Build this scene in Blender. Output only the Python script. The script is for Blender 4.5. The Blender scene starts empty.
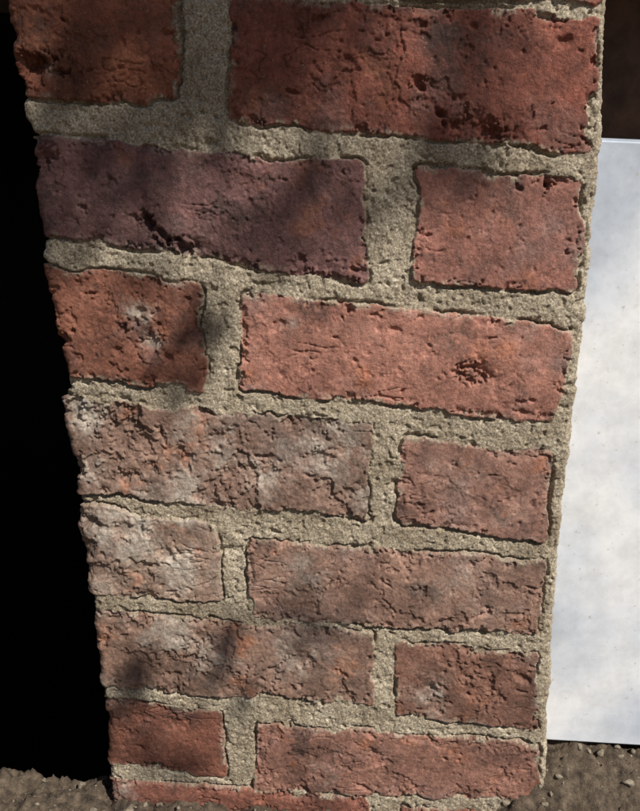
import bpy, math, random
import numpy as np
from mathutils import Vector, Matrix

random.seed(4)
RS = np.random.RandomState(11)
sc = bpy.context.scene
sc.view_settings.view_transform = 'Standard'
sc.view_settings.look = 'None'
sc.view_settings.exposure = 0

# ------------------------------------------------------------ camera
PITCH, ROLL, F, D = math.radians(15), math.radians(3), 700.0, 0.45
fwd = np.array([0, math.cos(PITCH), -math.sin(PITCH)])
up0 = np.array([0, math.sin(PITCH), math.cos(PITCH)])
r0 = np.array([1.0, 0, 0])
right = math.cos(ROLL)*r0 + math.sin(ROLL)*up0
up = math.cos(ROLL)*up0 - math.sin(ROLL)*r0
CP = -fwd*D
cam = bpy.data.cameras.new("camera")
camo = bpy.data.objects.new("camera", cam)
sc.collection.objects.link(camo)
M = Matrix(((right[0], up[0], -fwd[0], CP[0]), (right[1], up[1], -fwd[1], CP[1]),
            (right[2], up[2], -fwd[2], CP[2]), (0, 0, 0, 1)))
camo.matrix_world = M
cam.sensor_fit = 'VERTICAL'; cam.sensor_height = 36; cam.lens = 36*F/811
cam.clip_start = 0.01; cam.clip_end = 2000
sc.camera = camo

def W(px, py, y=0.0):
    """survey measurement -> point on the wall plane"""
    d = fwd*F + right*(px-320) + up*(405.5-py)
    t = (y-CP[1])/d[1]
    p = CP+d*t
    return p[0], p[2]

# ------------------------------------------------------------ light
EL, AZ = math.radians(48), math.radians(42)
S = np.array([math.cos(EL)*math.sin(AZ), -math.cos(EL)*math.cos(AZ), math.sin(EL)])
sun = bpy.data.lights.new("sun", 'SUN'); sun.energy = 5.0; sun.angle = math.radians(0.5)
sun.color = (1, 0.96, 0.89)
so = bpy.data.objects.new("sun", sun); sc.collection.objects.link(so)
so.rotation_euler = Vector(-S).to_track_quat('-Z', 'Y').to_euler()
so.location = tuple(S*6)
world = bpy.data.worlds.new("World"); sc.world = world; world.use_nodes = True
nt = world.node_tree
bg = nt.nodes['Background']; bg.inputs[1].default_value = 0.05
sky = nt.nodes.new('ShaderNodeTexSky'); sky.sky_type = 'NISHITA'; sky.sun_disc = False
sky.sun_elevation = EL; sky.sun_rotation = math.atan2(S[0], S[1])
nt.links.new(sky.outputs[0], bg.inputs[0])

# ------------------------------------------------------------ noise
def vnoise(x, y, seed):
    R = np.random.RandomState(seed).rand(256, 256).astype(np.float32).ravel()
    xi = x.astype(np.int32); yi = y.astype(np.int32)
    fx = x-xi; fy = y-yi
    fx = fx*fx*(3-2*fx); fy = fy*fy*(3-2*fy)
    xa = (xi & 255) << 8; xb = ((xi+1) & 255) << 8; ya = yi & 255; yb_ = (yi+1) & 255
    a = R[xa+ya]; b = R[xb+ya]; c = R[xa+yb_]; d = R[xb+yb_]
    a += (b-a)*fx; c += (d-c)*fx
    return a+(c-a)*fy
f32 = np.float32
def fbm(x, y, scale, octv, seed, gain=0.5):
    s = 0; amp = 1; tot = 0
    x = np.asarray(x, f32)+f32(1.0); y = np.asarray(y, f32)+f32(2.0)
    for o in range(octv):
        k = 2.03**o/scale
        ca, sa = math.cos((o*0.23) % .6)*k, math.sin((o*0.23) % .6)*k
        s = s+f32(amp)*(vnoise(np.abs(x*f32(ca)-y*f32(sa)+f32(17.3*o+2.0*k)), np.abs(x*f32(sa)+y*f32(ca)+f32(9.1*o)), seed+o)*f32(2)-f32(1))
        tot += amp; amp *= gain
    return s*f32(1.4/tot)
def sstep(a, b, x):
    t = np.clip((x-a)/(b-a), 0, 1); return t*t*(3-2*t)

# ------------------------------------------------------------ materials
def newmat(name):
    m = bpy.data.materials.new(name); m.use_nodes = True
    n = m.node_tree.nodes; l = m.node_tree.links
    b = n['Principled BSDF']
    return m, n, l, b
def noise_node(n, l, vec, scale, detail=6, rough=.6):
    t = n.new('ShaderNodeTexNoise'); t.inputs['Scale'].default_value = scale
    t.inputs['Detail'].default_value = detail; t.inputs['Roughness'].default_value = rough
    l.new(vec, t.inputs['Vector']); return t
def ramp(n, l, fac, stops):
    r = n.new('ShaderNodeValToRGB')
    while len(r.color_ramp.elements) < len(stops): r.color_ramp.elements.new(0.5)
    for e, (p, c) in zip(r.color_ramp.elements, stops):
        e.position = p; e.color = (*c, 1) if len(c) == 3 else c
    l.new(fac, r.inputs[0]); return r
def mix(n, l, fac, a, b, mode='MIX'):
    m = n.new('ShaderNodeMix'); m.data_type = 'RGBA'; m.blend_type = mode
    for i, v in ((0, fac), (6, a), (7, b)):
        if isinstance(v, (int, float)): m.inputs[i].default_value = v
        elif isinstance(v, tuple): m.inputs[i].default_value = (*v, 1)
        else: l.new(v, m.inputs[i])
    return m.outputs[2]
def simple_mat(name, c1, c2, scale, bump=0.3, dist=0.002, rough=.9):
    m, n, l, b = newmat(name)
    tc = n.new('ShaderNodeTexCoord')
    t = noise_node(n, l, tc.outputs['Object'], scale, 6, .65)
    r = ramp(n, l, t.outputs[0], [(0.3, c1), (0.7, c2)])
    l.new(r.outputs[0], b.inputs['Base Color']); b.inputs['Roughness'].default_value = rough
    t2 = noise_node(n, l, tc.outputs['Object'], scale*6, 4, .7)
    bp = n.new('ShaderNodeBump'); bp.inputs['Strength'].default_value = bump; bp.inputs['Distance'].default_value = dist
    l.new(t2.outputs[0], bp.inputs['Height']); l.new(bp.outputs[0], b.inputs['Normal'])
    return m

def masonry_mat():
    m, n, l, b = newmat("handmade_brick_and_lime_mortar")
    g = n.new('ShaderNodeNewGeometry'); P = g.outputs['Position']
    def attr(name):
        a = n.new('ShaderNodeAttribute'); a.attribute_name = name; return a
    col = attr('brick_col').outputs['Color']; mort = attr('mortar').outputs['Fac']; bloom = attr('bloom').outputs['Fac']
    n2 = noise_node(n, l, P, 420, 4, .75)
    sp = noise_node(n, l, P, 900, 2, .6)
    r2 = ramp(n, l, n2.outputs[0], [(.3, (.5, .46, .46)), (.5, (1, 1, 1)), (.7, (1.4, 1.4, 1.38))])
    c = mix(n, l, .9, col, r2.outputs[0], 'MULTIPLY')
    rs = ramp(n, l, sp.outputs[0], [(.28, (.9, .9, .9)), (.34, (0, 0, 0))])
    c = mix(n, l, rs.outputs[0], c, (.035, .02, .018))
    rs2 = ramp(n, l, sp.outputs[0], [(.64, (0, 0, 0)), (.74, (.5, .5, .5))])
    c = mix(n, l, rs2.outputs[0], c, (.48, .34, .26))
    m1 = noise_node(n, l, P, 800, 3, .8)
    rm = ramp(n, l, m1.outputs[0], [(.32, (.085, .065, .042)), (.43, (.29, .235, .165)), (.56, (.45, .385, .285)), (.70, (.80, .74, .63))])
    m2 = noise_node(n, l, P, 30, 4, .6)
    rm2 = ramp(n, l, m2.outputs[0], [(.32, (.66, .62, .575)), (.68, (1.15, 1.15, 1.15))])
    mc = mix(n, l, 1.0, rm.outputs[0], rm2.outputs[0], 'MULTIPLY')
    rb = ramp(n, l, n2.outputs[0], [(.3, (.28, .225, .17)), (.5, (.46, .40, .33)), (.7, (.72, .67, .59))])
    c = mix(n, l, bloom, c, rb.outputs[0])
    c = mix(n, l, mort, c, mc)
    l.new(c, b.inputs['Base Color'])
    b.inputs['Roughness'].default_value = .78
    b.inputs['Specular IOR Level'].default_value = .35
    bp = n.new('ShaderNodeBump'); bp.inputs['Strength'].default_value = .75; bp.inputs['Distance'].default_value = .0009
    l.new(m1.outputs[0], bp.inputs['Height'])
    l.new(bp.outputs[0], b.inputs['Normal'])
    return m

def grid_mesh(name, V, nr, nc, keep=None, smooth=True):
    me = bpy.data.meshes.new(name)
    idx = np.arange(nr*nc).reshape(nr, nc)
    q = np.stack([idx[:-1, :-1], idx[:-1, 1:], idx[1:, 1:], idx[1:, :-1]], -1)
    q = q[keep] if keep is not None else q.reshape(-1, 4)
    q = q.reshape(-1, 4)
    me.vertices.add(nr*nc); me.vertices.foreach_set('co', V.reshape(-1).astype(np.float32))
    me.loops.add(q.size); me.loops.foreach_set('vertex_index', q.reshape(-1).astype(np.int32))
    me.polygons.add(len(q)); me.polygons.foreach_set('loop_start', (np.arange(len(q))*4).astype(np.int32))
    me.polygons.foreach_set('loop_total', np.full(len(q), 4, np.int32))
    me.polygons.foreach_set('use_smooth', np.full(len(q), smooth))
    me.update(calc_edges=True)
    return me
def addobj(name, me, mat=None, parent=None):
    o = bpy.data.objects.new(name, me); sc.collection.objects.link(o)
    if mat: me.materials.append(mat)
    if parent: o.parent = parent
    return o

# ------------------------------------------------------------ brick pier
ZB, ZT, STEP = -0.37, 0.275, 0.0006
zs = np.arange(ZB, ZT+STEP, STEP); NR = len(zs)
def edge(pts):
    w = sorted([W(*p)[::-1] for p in pts]); z = [a[0] for a in w]; x = [a[1] for a in w]
    return np.interp(zs, z, x)
XL = edge([(2,-60),(5,0),(13,60),(24,97),(26,118),(34,145),(36,200),(42,235),(43,258),(50,300),(58,340),(68,375),(71,388),(63,398),(66,430),(76,480),(80,500),(84,540),(93,600),(100,650),(104,700),(108,760),(112,830)])
XR = edge([(608,-60),(606,0),(603,135),(597,200),(588,300),(575,420),(566,500),(560,560),(552,650),(547,750),(545,830)])
XL = XL+fbm(zs, zs*0, .018, 5, 91, .6)*.0030
XR = XR+fbm(zs, zs*0+3, .02, 5, 92, .6)*.0013
R_ = .005; DEP = .23
ls = np.concatenate([np.linspace(DEP, .05, 30, endpoint=False), np.linspace(.05, R_, 50, endpoint=False)])
arc = np.linspace(0, math.pi/2, 14, endpoint=False)
nf = int(.345/STEP)
fs = np.linspace(0, 1, nf)
per, nx, ny, yb, mode, off = [], [], [], [], [], []
for y in ls: per.append(-(y-R_)-R_*math.pi/2); nx.append(-1); ny.append(0); yb.append(y); mode.append(0); off.append(0)
for a in arc: per.append(-R_*(math.pi/2-a)); nx.append(-math.cos(a)); ny.append(-math.sin(a)); yb.append(R_-R_*math.sin(a)); mode.append(0); off.append(R_-R_*math.cos(a))
for s in fs: per.append(0); nx.append(0); ny.append(-1); yb.append(0); mode.append(1); off.append(s)
for a in arc[::-1]: per.append(R_*(math.pi/2-a)); nx.append(math.cos(a)); ny.append(-math.sin(a)); yb.append(R_-R_*math.sin(a)); mode.append(2); off.append(-(R_-R_*math.cos(a)))
for y in ls[::-1]: per.append((y-R_)+R_*math.pi/2); nx.append(1); ny.append(0); yb.append(y); mode.append(2); off.append(0)
per, nx, ny, yb, mode, off = map(np.array, (per, nx, ny, yb, mode, off)); NC = len(per)
Z = np.repeat(zs[:, None], NC, 1)
xl = XL[:, None]; xr = XR[:, None]
Xf = xl+R_+off[None]*(xr-xl-2*R_)
X = np.where(mode[None] == 1, Xf, np.where(mode[None] == 0, xl+off[None], xr+off[None]))
U = np.where(mode[None] == 1, Xf, np.where(mode[None] == 0, xl+R_+per[None], xr-R_+per[None]))
Y = np.repeat(yb[None], NR, 0)

# bricks: TL,TR,BR,BL survey, colour, erosion, left-corner flag
BR = [
 ([(2,-165),(170,-150),(172,-45),(4,-60)], (.22,.075,.045), .2, 1),
 ([(215,-150),(605,-112),(600,2),(225,-14)], (.24,.08,.05), .3, 0),
 ([(5,-45),(178,-30),(182,103),(26,96)], (.205,.070,.038), .45, 1),
 ([(231,0),(598,17),(590,152),(232,119)], (.205,.066,.043), .5, 0),
 ([(33,137),(363,164),(365,283),(43,234)], (.175,.086,.078), .35, 1),
 ([(417,168),(585,181),(576,292),(414,281)], (.29,.128,.096), .2, 0),
 ([(47,266),(201,284),(204,391),(67,374)], (.205,.082,.052), .55, 1),
 ([(239,292),(573,329),(558,423),(238,389)], (.36,.165,.12), .28, 0),
 ([(62,397),(371,424),(370,519),(79,492)], (.22,.135,.10), .85, 1),
 ([(402,439),(551,453),(546,541),(396,520)], (.28,.15,.113), .3, 0),
 ([(80,505),(214,524),(222,603),(92,592)], (.30,.20,.148), .8, 1),
 ([(247,538),(545,562),(541,636),(250,617)], (.28,.165,.122), .55, 0),
 ([(94,612),(372,633),(372,704),(102,686)], (.24,.145,.105), .8, 1),
 ([(398,641),(541,654),(538,728),(397,716)], (.20,.10,.07), .65, 0),
 ([(103,699),(222,713),(226,776),(108,765)], (.175,.07,.046), .6, 1),
 ([(254,722),(539,744),(538,800),(256,790)], (.26,.13,.095), .55, 0),
 ([(108,779),(370,798),(370,850),(112,840)], (.20,.08,.055), .6, 1),
 ([(398,806),(540,815),(540,870),(398,860)], (.20,.08,.055), .6, 0),
]
wx = U+fbm(U, Z, .022, 3, 21)*.0018+fbm(U, Z, .006, 5, 25, .7)*.0013
wz = Z+fbm(U, Z, .026, 3, 31)*.0018+fbm(U, Z, .006, 5, 35, .7)*.0013
dmin = np.full(X.shape, 1.0); bid = np.zeros(X.shape, np.int32)
bh = np.zeros(X.shape)
RB = .0032
for i, (poly, colr, er, leftc) in enumerate(BR):
    p = [np.array(W(*q)) for q in poly]
    if leftc:
        dt = p[1]-p[0]; db = p[2]-p[3]
        p[0] = p[0]-dt/np.linalg.norm(dt)*.21; p[3] = p[3]-db/np.linalg.norm(db)*.21
    def hp(a, b):
        t = (b-a)/np.linalg.norm(b-a); nrm = (-t[1], t[0])
        return (wx-a[0])*nrm[0]+(wz-a[1])*nrm[1]
    dt, dr, db, dl = hp(p[0], p[1]), hp(p[1], p[2]), hp(p[2], p[3]), hp(p[3], p[0])
    dx = np.maximum(dl, dr)+RB; dy = np.maximum(dt, db)+RB
    d = np.minimum(np.maximum(dx, dy), 0)+np.hypot(np.maximum(dx, 0), np.maximum(dy, 0))-RB-.0014
    sel = d < dmin
    dmin = np.where(sel, d, dmin); bid = np.where(sel, i, bid)
    c = (p[0]+p[1]+p[2]+p[3])/4
    tx, tz, o = RS.uniform(-1, 1)*.008, RS.uniform(-1, 1)*.018, RS.uniform(-.4, .6)*.001
    cx = np.clip(U-c[0], -.1, .1)
    bh = np.where(sel, o+cx*tx+(Z-c[1])*tz, bh)
ero = np.array([b_[2] for b_ in BR])[bid]
bc = np.array([b_[1] for b_ in BR])[bid]
inside = -dmin
eat = sstep(.40, .92, fbm(U, Z, .022, 5, 41, .6)*.5+.5)*(.35+ero)*.0055
inside = inside-eat*sstep(.014, 0, inside)
brick = sstep(-.0002, .0003, inside)
prof = sstep(-.0002, .0010, inside)
n_big = fbm(U, Z, .035, 3, 51); n_med = fbm(U, Z, .009, 4, 55, .6); n_fin = fbm(U, Z, .0030, 3, 61, .7)
hb = bh+prof*.0012+n_big*.0006+n_med*.00022*(1+2.2*ero)+n_fin*.00017*(1+ero)
flake = fbm(U, Z, .024, 5, 75, .62)
hb -= ero*.0020*sstep(.20, .32, flake)*prof
hb -= ero*.0014*sstep(.5, .60, flake)*prof
ed = fbm(U, Z, .011, 5, 79, .65)
hb -= sstep(.007, .0015, inside)*sstep(.22, .34, ed)*.0022
fold = np.abs(fbm(U*.45, Z*1.5, .016, 3, 81)); fm = sstep(.25, .7, fbm(U, Z, .04, 2, 85))
hb -= sstep(.05, 0, fold)*fm*.0012
g1 = fbm(U, Z, .0026, 3, 101, .75); g2 = fbm(U, Z, .010, 4, 105, .6); g3 = fbm(U, Z, .03, 2, 109)
hm = .0000+g1*.00060+g2*.0008+g3*.0007
hm -= sstep(.35, .8, fbm(U, Z, .0045, 2, 107))*.0011
ck = sstep(-.30, .15, fbm(U, Z, .028, 3, 111))
hm -= sstep(.0017, .0002, np.abs(inside+.0009))*ck*.0036
h = hm*(1-brick)+hb*brick

def stamp(x, z, r, depth, ang=0, asp=1, prof_p=2.0, rough=.5):
    k = 3.8
    j0, j1 = int((z-k*r*asp-ZB)/STEP), int((z+k*r*asp-ZB)/STEP)
    j0, j1 = max(0, j0), min(NR, j1)
    if j1 <= j0: return
    jm = min(max(int((z-ZB)/STEP), 0), NR-1)
    row = U[jm]; i0, i1 = np.searchsorted(row, x-k*r*asp-.002), np.searchsorted(row, x+k*r*asp+.002)
    if i1 <= i0: return
    ux = U[j0:j1, i0:i1]-x; uz = Z[j0:j1, i0:i1]-z
    ca, sa = math.cos(ang), math.sin(ang)
    a = (ux*ca+uz*sa)/(r*asp); b = (-ux*sa+uz*ca)/r
    q = np.sqrt(a*a+b*b)*np.maximum(.55, 1+rough*n_med[j0:j1, i0:i1]*1.2+rough*.6*n_fin[j0:j1, i0:i1])
    h[j0:j1, i0:i1] -= depth*np.exp(-q**prof_p*1.2)
def SP(px, py, rpx, depth, ang=0, asp=1, **k):
    x, z = W(px, py); stamp(x, z, rpx*.00062, depth, math.radians(ang), asp, **k)
for _ in range(3000):
    x, z = RS.uniform(-.21, .2), RS.uniform(-.35, .27)
    r = .0004+.0011*RS.rand()**3.5
    stamp(x, z, r, r*RS.uniform(.4, 1.1), RS.rand()*3, RS.uniform(1, 1.8), 3)
for _ in range(140):
    x, z = RS.uniform(-.2, .19), RS.uniform(-.35, .26)
    stamp(x, z, RS.uniform(.0006, .0018), .0024, RS.uniform(-.6, .6), RS.uniform(1.2, 3.6), 3, 1.1)
for s in [(38,66,9,.006,10,1.6),(30,60,5,.004,0,1.5),(55,72,4,.004,20,2),(470,128,9,.003,-20,2.6),(440,112,5,.003,-30,2),(498,132,5,.003,0,2),
          (421,87,5,.004,0,1.3),(300,35,4,.002,0,1.5),(350,62,4,.0015,0,2),(160,232,5,.006,-35,3.4),(182,246,5,.005,-10,2.4),(150,222,3,.005,-50,2),
          (547,184,6,.005,0,1),(548,184,4,.003,0,1),(349,311,4,.005,20,1.4),(282,326,5,.0013,0,1.6),(470,367,5,.0045,10,1.8),(455,372,4,.003,0,1.4),(483,376,4,.004,-20,1.5),(468,380,3,.003,0,1.5),
          (140,312,8,.0030,60,1.8),(152,340,7,.0035,70,1.8),(125,330,4,.003,0,1),(118,350,3,.002,0,1),(168,358,3,.003,0,1),(420,300,3,.002,0,1),(395,330,2,.002,0,2),
          (455,465,3,.0016,0,1.4),(505,500,3,.0015,0,1),(215,440,10,.0022,10,2),(260,470,9,.002,-10,2),(320,455,7,.002,20,1.6),(120,430,11,.003,30,1.8),(150,470,8,.002,0,2),(350,490,6,.002,0,2),
          (130,530,8,.002,10,2),(170,555,6,.002,-10,2),(90,545,6,.003,80,1.5),(200,640,7,.002,0,2),(300,660,6,.002,0,2),(430,690,7,.002,0,2),(490,700,7,.002,10,2),(420,590,4,.002,0,2),
          (355,270,3,.003,-10,3),(270,285,3,.002,-5,4),(520,412,2,.002,-5,4),(250,200,2,.0012,0,2),(300,190,2,.0012,10,2),(110,180,3,.0014,0,2),(470,200,2.5,.0010,0,2),(520,240,2.5,.0012,0,1.5),
          (40,160,7,.004,30,1.5),(70,410,9,.004,-20,1.6),(75,470,8,.004,60,1.5),(90,520,8,.003,60,1.4),(60,340,7,.003,60,1.5),(105,640,7,.003,60,1.5)]:
    SP(*s[:4], ang=s[4], asp=s[5], prof_p=2.6, rough=1.3)
bloom = np.zeros(X.shape)
for px, py, r, a in [(140,312,16,.9),(152,340,13,.8),(50,70,10,.4),(205,450,55,.62),(265,470,50,.58),(330,455,50,.66),(85,415,28,1.0),(95,470,25,.7),(360,500,25,.65),(185,500,45,.75),
                     (130,530,55,.78),(190,570,45,.75),(110,585,30,.6),(170,635,48,.7),(215,660,45,.62),(300,650,50,.45),(300,570,50,.45),(470,590,60,.4),(290,325,14,.35),(250,345,12,.3),(480,300,15,.12),
                     (120,690,35,.5),(430,700,40,.45),(330,770,40,.3),(120,790,30,.7),(420,350,60,.15),(330,200,60,.10),(450,470,40,.32),(480,230,50,.2),(500,520,40,.3)]:
    x, z = W(px, py); rr = r*.00062
    bloom = np.maximum(bloom, a*np.exp(-((U-x)**2+(Z-z)**2)/(rr*rr)))
pn = fbm(U, Z, .014, 6, 121, .75)
bloom = sstep(.12, 1.15, bloom+pn*.65)*np.minimum(.85, bloom*1.6)
bloom = bloom*(1-.7*sstep(.2, .32, flake)*ero)
film = sstep(.005, .0, inside)*sstep(-.2, .8, fbm(U, Z, .010, 5, 131, .65))
bloom = np.maximum(bloom, film*.35)
mort = 1-brick
mort = np.maximum(mort, sstep(.0050, .0005, inside)*sstep(.15, .5, fbm(U, Z, .007, 4, 141, .65))*.9)
v = fbm(U, Z, .05, 3, 151); v2 = fbm(U, Z, .016, 6, 155, .7)
bc = bc*(1+.28*v+.50*v2)[..., None]
grey = sstep(.0, .9, fbm(U, Z, .034, 6, 161, .65))[..., None]*.5
lum = bc.mean(-1, keepdims=True)
bc = bc*(1-grey)+lum*np.array([1.15, .86, .78])*grey
org = sstep(.25, .8, fbm(U, Z, .024, 6, 171, .65))[..., None]*.5
bc = bc*(1-org)+np.array([.37, .14, .07])*org*(lum/.14)**.8
blk = (sstep(.32, .75, fbm(U, Z, .028, 6, 181, .7))*.65)[..., None]
bc = bc*(1-blk)+np.array([.060, .040, .035])*blk
bc = np.clip(bc, .01, .8)

V = np.stack([X+nx[None]*h, Y+ny[None]*h, Z], -1)
me = grid_mesh("brick_pier", V, NR, NC)
a = me.attributes.new('brick_col', 'FLOAT_COLOR', 'POINT')
a.data.foreach_set('color', np.concatenate([bc, np.ones(X.shape+(1,))], -1).reshape(-1).astype(np.float32))
a = me.attributes.new('mortar', 'FLOAT', 'POINT'); a.data.foreach_set('value', mort.reshape(-1).astype(np.float32))
a = me.attributes.new('bloom', 'FLOAT', 'POINT'); a.data.foreach_set('value', bloom.reshape(-1).astype(np.float32))
pier = addobj("brick_pier", me, masonry_mat())

# ------------------------------------------------------------ boxes
import bmesh
def box(name, x0, x1, y0, y1, z0, z1, mat, parent=None, bev=0):
    bm = bmesh.new(); bmesh.ops.create_cube(bm, size=1)
    for v in bm.verts:
        v.co = ((x0+x1)/2+v.co.x*(x1-x0), (y0+y1)/2+v.co.y*(y1-y0), (z0+z1)/2+v.co.z*(z1-z0))
    if bev: bmesh.ops.bevel(bm, geom=bm.edges[:], offset=bev, segments=2, affect='EDGES')
    me = bpy.data.meshes.new(name); bm.to_mesh(me); bm.free()
    return addobj(name, me, mat, parent)

# ------------------------------------------------------------ marble panel
def marble_mat():
    m, n, l, b = newmat("white_marble")
    g = n.new('ShaderNodeNewGeometry'); P = g.outputs['Position']
    a = noise_node(n, l, P, 8, 5, .55)
    r = ramp(n, l, a.outputs[0], [(.36, (.50, .55, .63)), (.5, (.76, .79, .84)), (.62, (.90, .90, .90))])  # marble clouding; its bluish grey also paints in the panel's soft shade
    a2 = noise_node(n, l, P, 45, 6, .7)
    r2 = ramp(n, l, a2.outputs[0], [(.3, (.80, .80, .80)), (.6, (1, 1, 1))])
    c = mix(n, l, 1.0, r.outputs[0], r2.outputs[0], 'MULTIPLY')
    sp = noise_node(n, l, P, 260, 3, .6)
    rs = ramp(n, l, sp.outputs[0], [(.64, (0, 0, 0)), (.74, (.6, .6, .6))])
    c = mix(n, l, rs.outputs[0], c, (.42, .38, .30))
    l.new(c, b.inputs['Base Color']); b.inputs['Roughness'].default_value = .42
    bp = n.new('ShaderNodeBump'); bp.inputs['Strength'].default_value = .15; bp.inputs['Distance'].default_value = .001
    l.new(a2.outputs[0], bp.inputs['Height']); l.new(bp.outputs[0], b.inputs['Normal'])
    return m
ztl = W(603, 134)[1]; zbl = W(547, 757)[1]
bm = bmesh.new()
xt = np.interp(ztl, zs, XR)-.006; xb = np.interp(zbl, zs, XR)-.006
fr = [(xt, ztl), (.62, ztl+.004), (.62, zbl-.004), (xb, zbl)]
vf = [bm.verts.new((x, .016, z)) for x, z in fr]; vb = [bm.verts.new((x, .046, z)) for x, z in fr]
bm.faces.new(vf); bm.faces.new(vb[::-1])
for i in range(4): bm.faces.new((vf[i], vb[i], vb[(i+1) % 4], vf[(i+1) % 4]))
bmesh.ops.recalc_face_normals(bm, faces=bm.faces[:])
bmesh.ops.bevel(bm, geom=bm.edges[:], offset=.0025, segments=3, affect='EDGES')
me = bpy.data.meshes.new("marble_panel"); bm.to_mesh(me); bm.free()
addobj("marble_panel", me, marble_mat())

# ------------------------------------------------------------ ground
GZ = W(110, 808)[1]
def axis(dense0, dense1, st, far):
    c = np.arange(dense0, dense1+st/2, st)
    o = .02*1.5**np.arange(0, 60); o = np.cumsum(o); o = o[o < far]
    return np.concatenate([(c[0]-o)[::-1], c, c[-1]+o])
gx = axis(-.45, .45, .0018, 400); gy = axis(-.16, .045, .0018, 400)
gx = np.sort(np.unique(np.concatenate([gx, [-1.2, 1.2]]))); gy = np.sort(np.unique(np.concatenate([gy, [1.7]])))
GX, GY = np.meshgrid(gx, gy)
near = sstep(1.5, .3, np.hypot(GX, GY))
NX, NY = np.clip(GX, -1, 1), np.clip(GY, -1, 1)
gh = GZ+near*(fbm(NX, NY, .06, 4, 201)*.005+fbm(NX, NY, .014, 6, 205, .7)*.009)
gh += .056*np.exp(-((GY-.022)/.035)**2)*sstep(.12, .20, GX)*near
gh += .008*np.exp(-((GY+.01)/.04)**2)*near
gh -= .35*sstep(.024, .046, GY)*near*(GY < .06)*sstep(.15, .05, GX)
keep = np.ones((len(gy)-1, len(gx)-1), bool)
cx = (gx[:-1]+gx[1:])/2; cy = (gy[:-1]+gy[1:])/2
keep &= ~((cy[:, None] > .045) & (cy[:, None] < 1.7) & (np.abs(cx)[None] < 1.2))
me = grid_mesh("ground", np.stack([GX, GY, gh], -1), len(gy), len(gx), keep)
addobj("ground", me, simple_mat("sandy_soil", (.035, .022, .014), (.27, .20, .135), 140, 1.0, .003))

bm = bmesh.new()
def chunk(x, y, z, r):
    res = bmesh.ops.create_icosphere(bm, subdivisions=2, radius=r)
    sxyz = RS.uniform(.55, 1.25, 3)
    pl = [(Vector(RS.normal(size=3)).normalized(), RS.uniform(.4, .8)*r) for _ in range(9)]
    for v in res['verts']:
        c = v.co.copy()
        for nn, dd in pl:
            e = c.dot(nn)-dd
            if e > 0: c -= nn*e
        v.co = Vector((x+c.x*sxyz[0], y+c.y*sxyz[1], z+c.z*sxyz[2]*.8))
for _ in range(1200):
    x, y = RS.uniform(-.4, .45), RS.uniform(-.16, .025)
    if RS.rand() < .7: y = RS.uniform(-.04, .022)
    iy = np.argmin(abs(gy-y)); ix = np.argmin(abs(gx-x))
    r = .0006+.0042*RS.rand()**5
    chunk(x, y, gh[iy, ix]+r*.1, r)
for px, py, r in [(130, 806, .015), (160, 812, .013), (190, 816, .012), (225, 818, .010)]:
    x, z = W(px, py); chunk(x, -.012, z, r)
me = bpy.data.meshes.new("rubble"); bm.to_mesh(me); bm.free()
addobj("rubble", me, simple_mat("mortar_rubble", (.12, .09, .06), (.42, .36, .27), 200, .8, .0012))

# ------------------------------------------------------------ crypt chamber behind
dark = simple_mat("shade_blackened_masonry", (.006, .006, .006), (.014, .012, .011), 12)  # near-black colour puts the chamber's deep shade into its walls
stone = simple_mat("weathered_sandstone", (.05, .04, .03), (.12, .10, .07), 25)
crypt = bpy.data.objects.new("crypt_chamber", None); sc.collection.objects.link(crypt)
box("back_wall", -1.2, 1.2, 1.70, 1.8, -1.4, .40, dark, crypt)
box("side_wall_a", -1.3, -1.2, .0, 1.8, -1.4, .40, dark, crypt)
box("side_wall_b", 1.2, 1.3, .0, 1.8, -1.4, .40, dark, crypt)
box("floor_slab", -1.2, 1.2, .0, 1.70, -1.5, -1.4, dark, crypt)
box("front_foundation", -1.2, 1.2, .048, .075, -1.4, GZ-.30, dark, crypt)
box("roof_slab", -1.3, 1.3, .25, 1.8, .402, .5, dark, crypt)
box("lintel", -1.3, 1.3, .0, .248, ZT+.001, .5, stone, crypt, .004)
zt0 = W(620, 132, .1)[1]
box("timber_beam", .15, 1.19, .07, .12, zt0-.04, ZT-.001, simple_mat("old_brown_timber", (.02, .01, .007), (.13, .065, .038), 30), None, .004)  # upper part added up to the lintel, blocks sun from the chamber floor

# ------------------------------------------------------------ tree whose leaves shade part of the pier
def skin_branch(bmv, pts, radii, seg=8):
    rings = []
    for i, (p, r) in enumerate(zip(pts, radii)):
        p = Vector(p)
        t = (Vector(pts[min(i+1, len(pts)-1)])-Vector(pts[max(i-1, 0)])).normalized()
        a = t.orthogonal().normalized(); b_ = t.cross(a)
        rings.append([bmv.verts.new(p+(a*math.cos(k*2*math.pi/seg)+b_*math.sin(k*2*math.pi/seg))*r*(1+.08*math.sin(k*3+i))) for k in range(seg)])
    for A, B in zip(rings[:-1], rings[1:]):
        for k in range(seg): bmv.faces.new((A[k], A[(k+1) % seg], B[(k+1) % seg], B[k]))
tree = bpy.data.objects.new("oak_tree", None); sc.collection.objects.link(tree)
bt = bmesh.new(); T0 = Vector((-.9, -2.8, GZ-.05))
trunk = [T0, T0+Vector((.02, .02, .8)), T0+Vector((-.05, .05, 1.6)), T0+Vector((-.02, 0, 2.5)), T0+Vector((.1, .05, 3.4))]
skin_branch(bt, trunk, [.15, .115, .10, .07, .03], 12)
leaves = bmesh.new()
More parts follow.
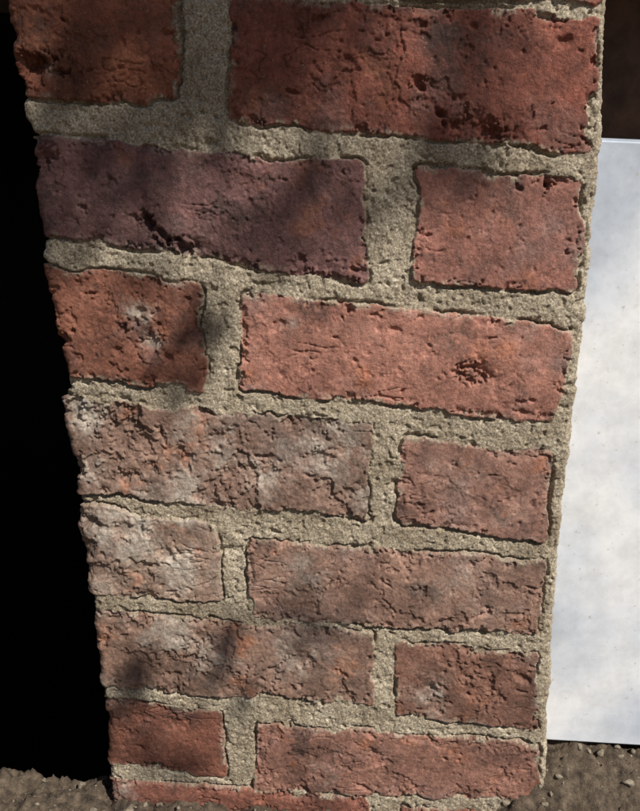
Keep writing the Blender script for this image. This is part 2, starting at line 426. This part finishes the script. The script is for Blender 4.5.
def leaf(p, s, facing=0):
    p = Vector(p); n_ = (Vector(RS.normal(size=3)).normalized()+Vector(S)*facing).normalized(); a = n_.orthogonal().normalized()
    a = (Matrix.Rotation(RS.rand()*6.28, 3, n_) @ a); b_ = n_.cross(a)
    sh = [(-1, 0), (-.5, .32), (-.1, .28), (.35, .42), (1, 0), (.35, -.42), (-.1, -.28), (-.5, -.32)]
    vs = [leaves.verts.new(p+a*(u*s)+b_*(v_*s)+n_*(abs(v_)*.3*s)) for u, v_ in sh]
    leaves.faces.new((vs[0], vs[1], vs[2], vs[3], vs[4])); leaves.faces.new((vs[4], vs[5], vs[6], vs[7], vs[0]))
H1 = Vector(S)*3.0+Vector((-.05, 0, .48))
H2 = Vector(S)*2.2+Vector((-.55, 0, -.10))
def clump(px, py, rad, num, L, size=.022, asp=1):
    x, z = W(px, py); c = np.array([x, 0, z])+S*L
    e = Vector(c); H = H1 if py < 260 else H2
    skin_branch(bt, [H, H.lerp(e, .5), e], [.003, .0016, .0006], 5)
    for _ in range(num):
        o = RS.normal(size=3)*rad; o[0] *= asp
        leaf(c+o, size*RS.uniform(.7, 1.3), .8)
for c in [(203,40,.014,34,2.0,.018),(203,88,.012,20,1.8,.016),(262,55,.018,26,2.0,.020),(290,100,.016,10,2.2,.018),(110,15,.035,34,2.6,.022),(10,10,.03,24,2.6,.022),(350,10,.04,26,2.8,.022),(480,40,.045,14,2.8,.022),(60,85,.02,8,2.4,.016),
          (85,180,.018,16,2.2,.016,1.5),(150,205,.012,8,2.0,.015),(45,225,.015,9,2.0,.015),
          (195,330,.008,11,1.4,.012),(203,372,.007,6,1.4,.011),
          (300,615,.014,5,2.0,.018),(160,742,.020,13,2.0,.018)]:
    clump(*c)
skin_branch(bt, [trunk[3], Vector((-.1, -2.4, 2.4)), H1], [.05, .025, .006], 10)
skin_branch(bt, [trunk[2], Vector((-.5, -2.0, 1.5)), H2], [.05, .03, .008], 10)
for _ in range(120):
    c = Vector((-.9, -2.9, 2.9))+Vector(RS.normal(size=3))*.5
    tgt = trunk[RS.randint(2, 5)]
    t = c.y/S[1]
    if -.9 < c.x-S[0]*t < 1.0: continue
    skin_branch(bt, [tgt, tgt.lerp(c, .6)+Vector((0, 0, .05)), c], [.018, .009, .003], 5)
    for _k in range(26):
        leaf(c+Vector(RS.normal(size=3))*.10, RS.uniform(.025, .04))
me = bpy.data.meshes.new("trunk_and_limbs"); bt.to_mesh(me); bt.free()
addobj("trunk_and_limbs", me, simple_mat("bark", (.05, .035, .025), (.14, .11, .08), 30), tree)
me = bpy.data.meshes.new("foliage"); leaves.to_mesh(me); leaves.free()
addobj("foliage", me, simple_mat("leaf_green", (.03, .07, .02), (.07, .12, .035), 8), tree)
print("verts", NR*NC, "GZ", GZ)
